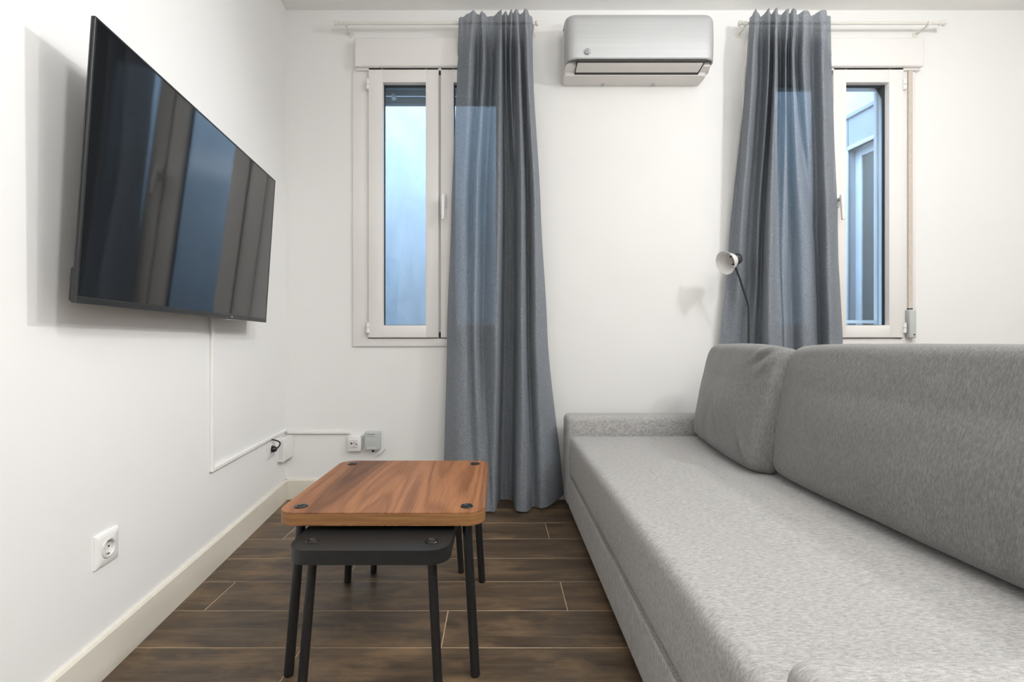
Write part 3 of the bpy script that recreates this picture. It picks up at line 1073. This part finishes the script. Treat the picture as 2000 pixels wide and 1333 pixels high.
# ------------------------------------------------------------------ curtains
def curtain(name, cols, zrows, label, hem, seed):
    """cols: per fold line ([px at each row], [depth at each row]); rows are heights from the top down"""
    SUB = 8
    VR = 90
    z_top, z_bot = zrows[0], zrows[-1]
    def catmull(p0, p1, p2, p3, t):
        return 0.5 * ((2 * p1) + (-p0 + p2) * t + (2 * p0 - 5 * p1 + 4 * p2 - p3) * t * t + (-p0 + 3 * p1 - 3 * p2 + p3) * t ** 3)
    def vinterp(vals, z):
        for i in range(len(zrows) - 1):
            if z >= zrows[i + 1] - 1e-9:
                t = (zrows[i] - z) / (zrows[i] - zrows[i + 1])
                a = vals[max(i - 1, 0)]; d = vals[min(i + 2, len(vals) - 1)]
                t2 = t
                return vals[i] + (vals[i + 1] - vals[i]) * (t2 * t2 * (3 - 2 * t2) * .5 + t2 * .5)
        return vals[-1]
    bm = bmesh.new()
    grid = []
    n = len(cols)
    for r in range(VR + 1):
        tz = r / VR
        z = z_top + (z_bot - z_top) * tz
        P = []
        for pxs, deps in cols:
            px_ = vinterp(pxs, z); dp = vinterp(deps, z)
            head = max(0.0, min(1.0, (z - 2.45) / 0.12))          # near the rod the cloth hangs in front of it
            wide = max(2.43, min(2.622, 2.55 + (dp - 2.55) * 2.3))
            tight = min(2.56, 2.520 + (dp - 2.545) * 0.95)
            dp = min(wide * (1 - head) + tight * head, YB - .045)
            P.append(((px_ - PX) / F * dp, dp))
        row = []
        for i in range(n - 1):
            p0, p1, p2, p3 = P[max(i - 1, 0)], P[i], P[i + 1], P[min(i + 2, n - 1)]
            for s in range(SUB):
                t = s / SUB
                row.append((catmull(p0[0], p1[0], p2[0], p3[0], t), catmull(p0[1], p1[1], p2[1], p3[1], t), i + t))
        row.append((P[-1][0], P[-1][1], n - 1))
        for _ in range(15):                                   # round the folds
            row = [row[0]] + [((a[0] + 2 * b[0] + c[0]) / 4, (a[1] + 2 * b[1] + c[1]) / 4, b[2]) for a, b, c in zip(row[:-2], row[1:-1], row[2:])] + [row[-1]]
        vr = []
        for (x_, y_, u) in row:
            k = 0.0 + noise.noise(Vector((u * .8 + seed, z * 3.1, 0))) * .006 + noise.noise(Vector((u * 1.7 + seed, z * 7.0, 3))) * .003
            # full rounded folds with narrow creases between them
            lo_, hi_ = (2.43, 2.625) if z < 2.45 else (2.465, 2.572)
            nn = max(0.0, min(1.0, (hi_ - y_) / (hi_ - lo_)))
            y2 = hi_ - (hi_ - lo_) * (nn ** 0.85)
            hb = max(0.0, min(1.0, (2.53 - z) / 0.12))
            y2 = y_ + (y2 - y_) * hb
            x_ *= y2 / y_
            y_ = y2
            zz = z
            if r > VR - 4 and hem:
                zz = z + hem(u / (n - 1)) * (r - (VR - 4)) / 4
            yy = min(y_ + k * (0.3 + .9 * tz), YB - .040)
            if tz < .06:
                # stitched heading tape gathers the cloth
                yy += .004 * math.sin(u * 6.0)
            vr.append(bm.verts.new((x_, yy, zz)))
        grid.append(vr)
    for A, B in zip(grid[:-1], grid[1:]):
        for i in range(len(A) - 1):
            bm.faces.new((A[i], A[i + 1], B[i + 1], B[i]))
    o = finish(name, bm, M['curtain'], None, angle=180)
    return o

TOPZ = 2.622
Z1R = [TOPZ, 2.38, 1.615, 0.93, 0.012]
C1 = [  # px at (25,120,400,650,975)         depth
    ([896, 893, 882, 873, 866], [2.585, 2.580, 2.575, 2.575, 2.560]),
    ([901, 900, 888, 880, 874], [2.580, 2.570, 2.560, 2.560, 2.540]),
    ([914, 910, 902, 893, 890], [2.555, 2.545, 2.545, 2.535, 2.510]),
    ([926, 920, 914, 910, 912], [2.520, 2.525, 2.550, 2.530, 2.500]),
    ([934, 935, 922, 918, 925], [2.570, 2.585, 2.575, 2.545, 2.510]),
    ([941, 944, 930, 926, 938], [2.525, 2.520, 2.515, 2.515, 2.495]),
    ([947, 950, 938, 938, 950], [2.555, 2.550, 2.555, 2.545, 2.500]),
    ([955, 962, 949, 944, 957], [2.580, 2.590, 2.585, 2.555, 2.500]),
    ([972, 970, 962, 958, 962], [2.550, 2.535, 2.530, 2.525, 2.490]),
    ([979, 979, 978, 973, 968], [2.505, 2.505, 2.500, 2.500, 2.485]),
    ([981, 982, 984, 982, 974], [2.580, 2.585, 2.600, 2.605, 2.600]),
    ([987, 988, 992, 990, 985], [2.515, 2.545, 2.615, 2.625, 2.640]),
    ([993, 992, 998, 998, 993], [2.580, 2.590, 2.610, 2.625, 2.640]),
    ([998, 997, 1006, 1006, 1002], [2.500, 2.530, 2.580, 2.590, 2.590]),
    ([1002, 1003, 1010, 1010, 1006], [2.560, 2.585, 2.540, 2.530, 2.510]),
    ([1008, 1013, 1020, 1018, 1018], [2.500, 2.505, 2.500, 2.490, 2.462]),
    ([1015, 1021, 1027, 1027, 1032], [2.560, 2.570, 2.545, 2.520, 2.490]),
    ([1021, 1024, 1032, 1032, 1042], [2.540, 2.560, 2.585, 2.570, 2.545]),
    ([1028, 1030, 1043, 1045, 1058], [2.500, 2.505, 2.510, 2.510, 2.505]),
    ([1033, 1035, 1050, 1060, 1085], [2.555, 2.555, 2.545, 2.545, 2.540]),
    ([1040, 1041, 1056, 1069, 1101], [2.585, 2.590, 2.595, 2.595, 2.590]),
]
c1 = curtain('curtain', C1, Z1R, '', lambda t: max(0, (t - .86)) * .22, 1.3)
tag(c1, 'long blue-grey linen curtain reaching the floor behind the coffee table', 'curtain')
Z2R = [TOPZ, 2.38, 1.34, 0.875, 0.012]
C2 = [
    ([1464, 1457, 1422, 1406, 1406], [2.580, 2.585, 2.590, 2.610, 2.625]),
    ([1469, 1462, 1432, 1420, 1420], [2.570, 2.575, 2.585, 2.620, 2.630]),
    ([1477, 1471, 1446, 1436, 1436], [2.500, 2.515, 2.545, 2.575, 2.610]),
    ([1483, 1483, 1458, 1450, 1450], [2.575, 2.575, 2.580, 2.610, 2.625]),
    ([1493, 1494, 1470, 1463, 1463], [2.555, 2.560, 2.575, 2.605, 2.620]),
    ([1503, 1503, 1480, 1475, 1475], [2.495, 2.515, 2.545, 2.570, 2.610]),
    ([1505, 1506, 1487, 1484, 1484], [2.570, 2.595, 2.640, 2.642, 2.642]),
    ([1511, 1512, 1497, 1494, 1496], [2.530, 2.520, 2.515, 2.510, 2.545]),
    ([1518, 1517, 1508, 1510, 1510], [2.495, 2.510, 2.505, 2.500, 2.500]),
    ([1521, 1522, 1519, 1526, 1526], [2.570, 2.590, 2.535, 2.525, 2.525]),
    ([1530, 1531, 1528, 1534, 1534], [2.545, 2.550, 2.520, 2.510, 2.510]),
    ([1540, 1535, 1536, 1540, 1540], [2.500, 2.515, 2.535, 2.540, 2.540]),
    ([1542, 1539, 1541, 1546, 1546], [2.560, 2.580, 2.580, 2.570, 2.570]),
    ([1547, 1546, 1554, 1560, 1560], [2.515, 2.520, 2.560, 2.545, 2.545]),
    ([1554, 1550, 1570, 1576, 1576], [2.505, 2.520, 2.540, 2.530, 2.530]),
    ([1557, 1555, 1584, 1590, 1590], [2.570, 2.590, 2.555, 2.545, 2.545]),
    ([1576, 1569, 1594, 1598, 1598], [2.505, 2.520, 2.590, 2.590, 2.590]),
    ([1584, 1586, 1601, 1604, 1604], [2.580, 2.590, 2.580, 2.580, 2.580]),
    ([1609, 1606, 1614, 1620, 1620], [2.505, 2.520, 2.540, 2.535, 2.535]),
    ([1615, 1616, 1628, 1634, 1634], [2.560, 2.560, 2.550, 2.550, 2.550]),
    ([1623, 1625, 1638, 1646, 1646], [2.580, 2.590, 2.590, 2.590, 2.590]),
]
c2 = curtain('curtain', C2, Z2R, '', None, 5.7)
tag(c2, 'blue-grey linen curtain hanging behind the sofa and reading lamp', 'curtain')

# ------------------------------------------------------------------ nesting tables
def nest_table(name, cx, cy, hx, hy, height, thick, r, legs, mats, label, cat='table'):
    t = empty(name, (cx, cy, 0))
    bm = prism_bm(rounded_rect(0, 0, hx, hy, r, 10), height - thick, height, .003, 3)
    finish('tabletop', bm, mats, t)
    (lx_, ly_, fx_, fy_, rad) = legs
    for sx in (-1, 1):
        for sy in (-1, 1):
            tube('leg', [(sx * fx_, sy * fy_, .004), (sx * (lx_ + (fx_ - lx_) * .5), sy * (ly_ + (fy_ - ly_) * .5), (height - thick) / 2), (sx * lx_, sy * ly_, height - thick + .002)], rad, M['blackmetal'], t, 20)
            lg = t.children[-1]
            b = lathe_bm([(0, 0), (rad * .9, 0), (rad * 1.02, .004), (rad * 1.02, .008), (0, .008)], 20, (0, 0, 1), (sx * fx_, sy * fy_, 0))
            finish('foot_cap', b, M['black'], lg)
            b = lathe_bm([(.0175, 0), (.0175, .0015), (.0155, .0032), (.0100, .0036), (.0085, .0016), (.004, .0016), (.0035, .0008), (0, .0008)], 28, (0, 0, 1), (sx * lx_, sy * ly_, height - .0005))
            fs = finish('fastener', b, M['fastener'], t)
            b = lathe_bm([(.0075, .0018), (.0070, .0042), (.0036, .0046), (.0030, .003), (0, .003)], 16, (0, 0, 1), (sx * lx_, sy * ly_, height - .0005))
            finish('screw', b, M['gasket'], fs)
    return tag(t, label, cat)
nest_table('coffee_table', -.309, 1.500, .271, .270, .438, .034, .048, (.222, .222, .246, .244, .0125), [M['walnut'], M['walnut_edge']],
           'square walnut coffee table with rounded corners and black legs')
nest_table('nesting_table', -.312, 1.482, .194, .366, .390, .034, .050, (.146, .312, .167, .334, .0115), [M['darktop'], M['darktop']],
           'low charcoal table with black legs tucked beneath the walnut table')

# ------------------------------------------------------------------ sofa
SX0, SX1 = 0.357, 1.245
SY0, SY1 = 0.44, 2.595
AY0, AY1 = 0.603, 2.445                 # inner faces of the arms
sf = empty('sofa', ((SX0 + SX1) / 2, (SY0 + SY1) / 2, 0))
tag(sf, 'long grey heather fabric sofa standing in front of the right window', 'sofa')
SO = Vector((-(SX0 + SX1) / 2, -(SY0 + SY1) / 2, 0))
def spart(name, x0, x1, y0, y1, z0, z1, r, n, mat, fn=None):
    bm = soft_box_bm((x1 - x0) / 2, (y1 - y0) / 2, (z1 - z0) / 2, r, *n, fn)
    o = finish(name, bm, mat, sf, angle=180)
    o.location = SO + Vector(((x0 + x1) / 2, (y0 + y1) / 2, (z0 + z1) / 2))
    return o
def wob(amp, sc, s=0):
    def f(co, q):
        return Vector((0, 0, amp * noise.noise(co * sc + Vector((s, 0, 0)))))
    return f
spart('seat', SX0 + .004, SX1 - .075, AY0 + .001, AY1 - .001, .186, .400, .034, (24, 50, 6), M['sofa_top'], wob(.004, 3.0))
spart('base', SX0, SX1 - .04, AY0 - .01, AY1 + .01, .030, .187, .008, (4, 8, 4), M['sofa_side'])
spart('armrest', SX0 - .010, SX1 - .02, AY1, SY1, .028, .496, .030, (10, 4, 8), M['sofa_top'], wob(.002, 4))
spart('armrest', SX0 - .010, SX1 - .02, SY0, AY0, .028, .496, .038, (10, 4, 8), M['sofa_top'], wob(.002, 4, 3))
spart('backrest', 1.172, SX1, SY0 + .02, SY1 - .02, .028, .62, .028, (4, 10, 8), M['sofa_side'])
for fx in (SX0 + .07, SX1 - .09):
    for fy in (SY0 + .07, SY1 - .07):
        b = lathe_bm([(0, 0), (.022, 0), (.024, .004), (.024, .034), (0, .034)], 16)
        o = finish('foot', b, M['black'], sf)
        o.location = SO + Vector((fx, fy, 0))
# seam piping along the front between seat and base
o = tube('front_seam', [(SX0 + .0035, AY0, .1865), (SX0 + .0035, AY1, .1865)], .0022, M['sofa_side'], sf, 8)
o.location = SO

# loose back cushions
def cushion(cx, cy, hx, hy, hz, lean, yaw, seed, label, folds):
    def fn(co, q):
        u, v = q.y, q.z
        bul = (1 - u * u) * (1 - v * v)
        side = -1 if co.x < 0 else 1
        d = Vector((side * (.030 if side < 0 else .008) * max(0, bul), 0, 0))
        # corners pinch in
        c = (abs(u) ** 6) * (abs(v) ** 6)
        d.x -= co.x * .40 * c
        d.y -= .018 * u * (abs(v) ** 4) * 0 + .010 * (1 if u > 0 else -1) * (v * v) * (abs(u) ** 4)
        d.z += .006 * (1 - u * u) * (1 if v > 0 else 0) * (abs(v) ** 4) - .006 * c * (1 if v > 0 else -1)
        # sag: belly lower down
        if co.x < 0:
            d.x -= .018 * max(0, 1 - u * u) * max(0, 1 - (v + .45) ** 2 * 1.6)
        k = noise.noise(Vector((co.y * 4 + seed, co.z * 4, co.x))) * .007 + noise.noise(Vector((co.y * 11, co.z * 11 + seed, co.x * 3))) * .0025
        d.x += k * (1 if co.x < 0 else -1)
        for (fu, fv, ang, ln_, amp) in folds:
            du, dv = (u - fu) * hy, (v - fv) * hz
            a = du * math.cos(ang) + dv * math.sin(ang)
            b = -du * math.sin(ang) + dv * math.cos(ang)
            if co.x < 0:
                d.x += amp * math.exp(-(a / ln_) ** 2 - (b / .012) ** 2) - amp * .7 * math.exp(-(a / ln_) ** 2 - ((b - .022) / .016) ** 2)
        return d
    bm = soft_box_bm(hx, hy, hz, .034, 4, 60, 40, fn)
    o = finish('back_cushion', bm, M['cushion'], None, angle=180)
    o.rotation_mode = 'XYZ'
    m = Matrix.Translation((cx, cy, .402)) @ Matrix.Rotation(yaw, 4, 'Z') @ Matrix.Rotation(lean, 4, 'Y') @ Matrix.Translation((0, 0, hz))
    o.matrix_world = m
    # seam piping around the edge as a part
    pts = []
    n = 20
    tag(o, label, 'cushion', 'loose back cushions on the sofa')
    return o
cushion(.990, 2.062, .063, .375, .234, math.radians(11.5), math.radians(-7.0), 2.0,
        'grey back cushion leaning at the window end of the sofa',
        [(-.15, -.35, .75, .10, .005), (-.80, .78, -.55, .07, .010), (-.78, -.75, .9, .08, .008), (-.9, .55, -.7, .05, .006), (.25, -.55, .6, .06, .003)])
cushion(1.036, 1.158, .073, .553, .234, math.radians(10.5), math.radians(1.5), 8.0,
        'wide grey back cushion on the sofa nearest the camera',
        [(-.2, -.7, 1.2, .07, .004), (.1, -.8, 1.9, .06, .004), (-.45, -.75, 1.3, .08, .005)])

# ------------------------------------------------------------------ reading lamp behind the sofa
LY = 2.475
LX = (1462 - PX) / F * LY
lm = empty('floor_lamp', (LX, LY, 0))
tag(lm, 'slim black reading lamp with a white cone shade behind the sofa', 'floor lamp')
b = lathe_bm([(0, 0), (.095, 0), (.1, .004), (.1, .012), (.094, .018), (.012, .022), (0, .022)], 36)
finish('base', b, M['lampblack'], lm)
def lp(px, py, y):
    return Vector(((px - PX) / F * y - LX, y - LY, HC + (PY - py) / F * y))
zb1 = lp(1462, 602, LY).z
bend = [Vector((0, 0, .02)), Vector((0, 0, zb1 - .2)), lp(1462, 610, LY), lp(1461.5, 600, LY), lp(1459, 588, LY - .002), lp(1453, 570, LY - .005), lp(1445, 545, LY - .012), lp(1438, 527, LY - .018), lp(1434, 516, LY - .022)]
tube('pole', bend, .0052, M['lampblack'], lm, 12)
hc = lp(1436, 507, LY - .025)
ax = Vector((-.88, -.28, -.30)).normalized()
b = lathe_bm([(0, -.030), (.016, -.029), (.026, -.022), (.030, -.010), (.030, .012), (.026, .018), (0, .018)], 28, ax, hc)
finish('head_cap', b, M['lampblack'], lm)
b = lathe_bm([(.024, .006), (.034, .016), (.040, .026), (.045, .040), (.061, .066), (.0622, .0675), (.0605, .0685), (.0585, .0672), (.042, .041), (.037, .028), (.030, .018), (.0, .016)], 40, ax, hc)
finish('lamp_shade', b, M['shade'], lm)
b = lathe_bm([(.018, .016), (.018, .034), (.015, .038), (.0, .039)], 24, ax, hc)
finish('bulb', b, M['bulb'], lm)

bpy.context.view_layer.update()
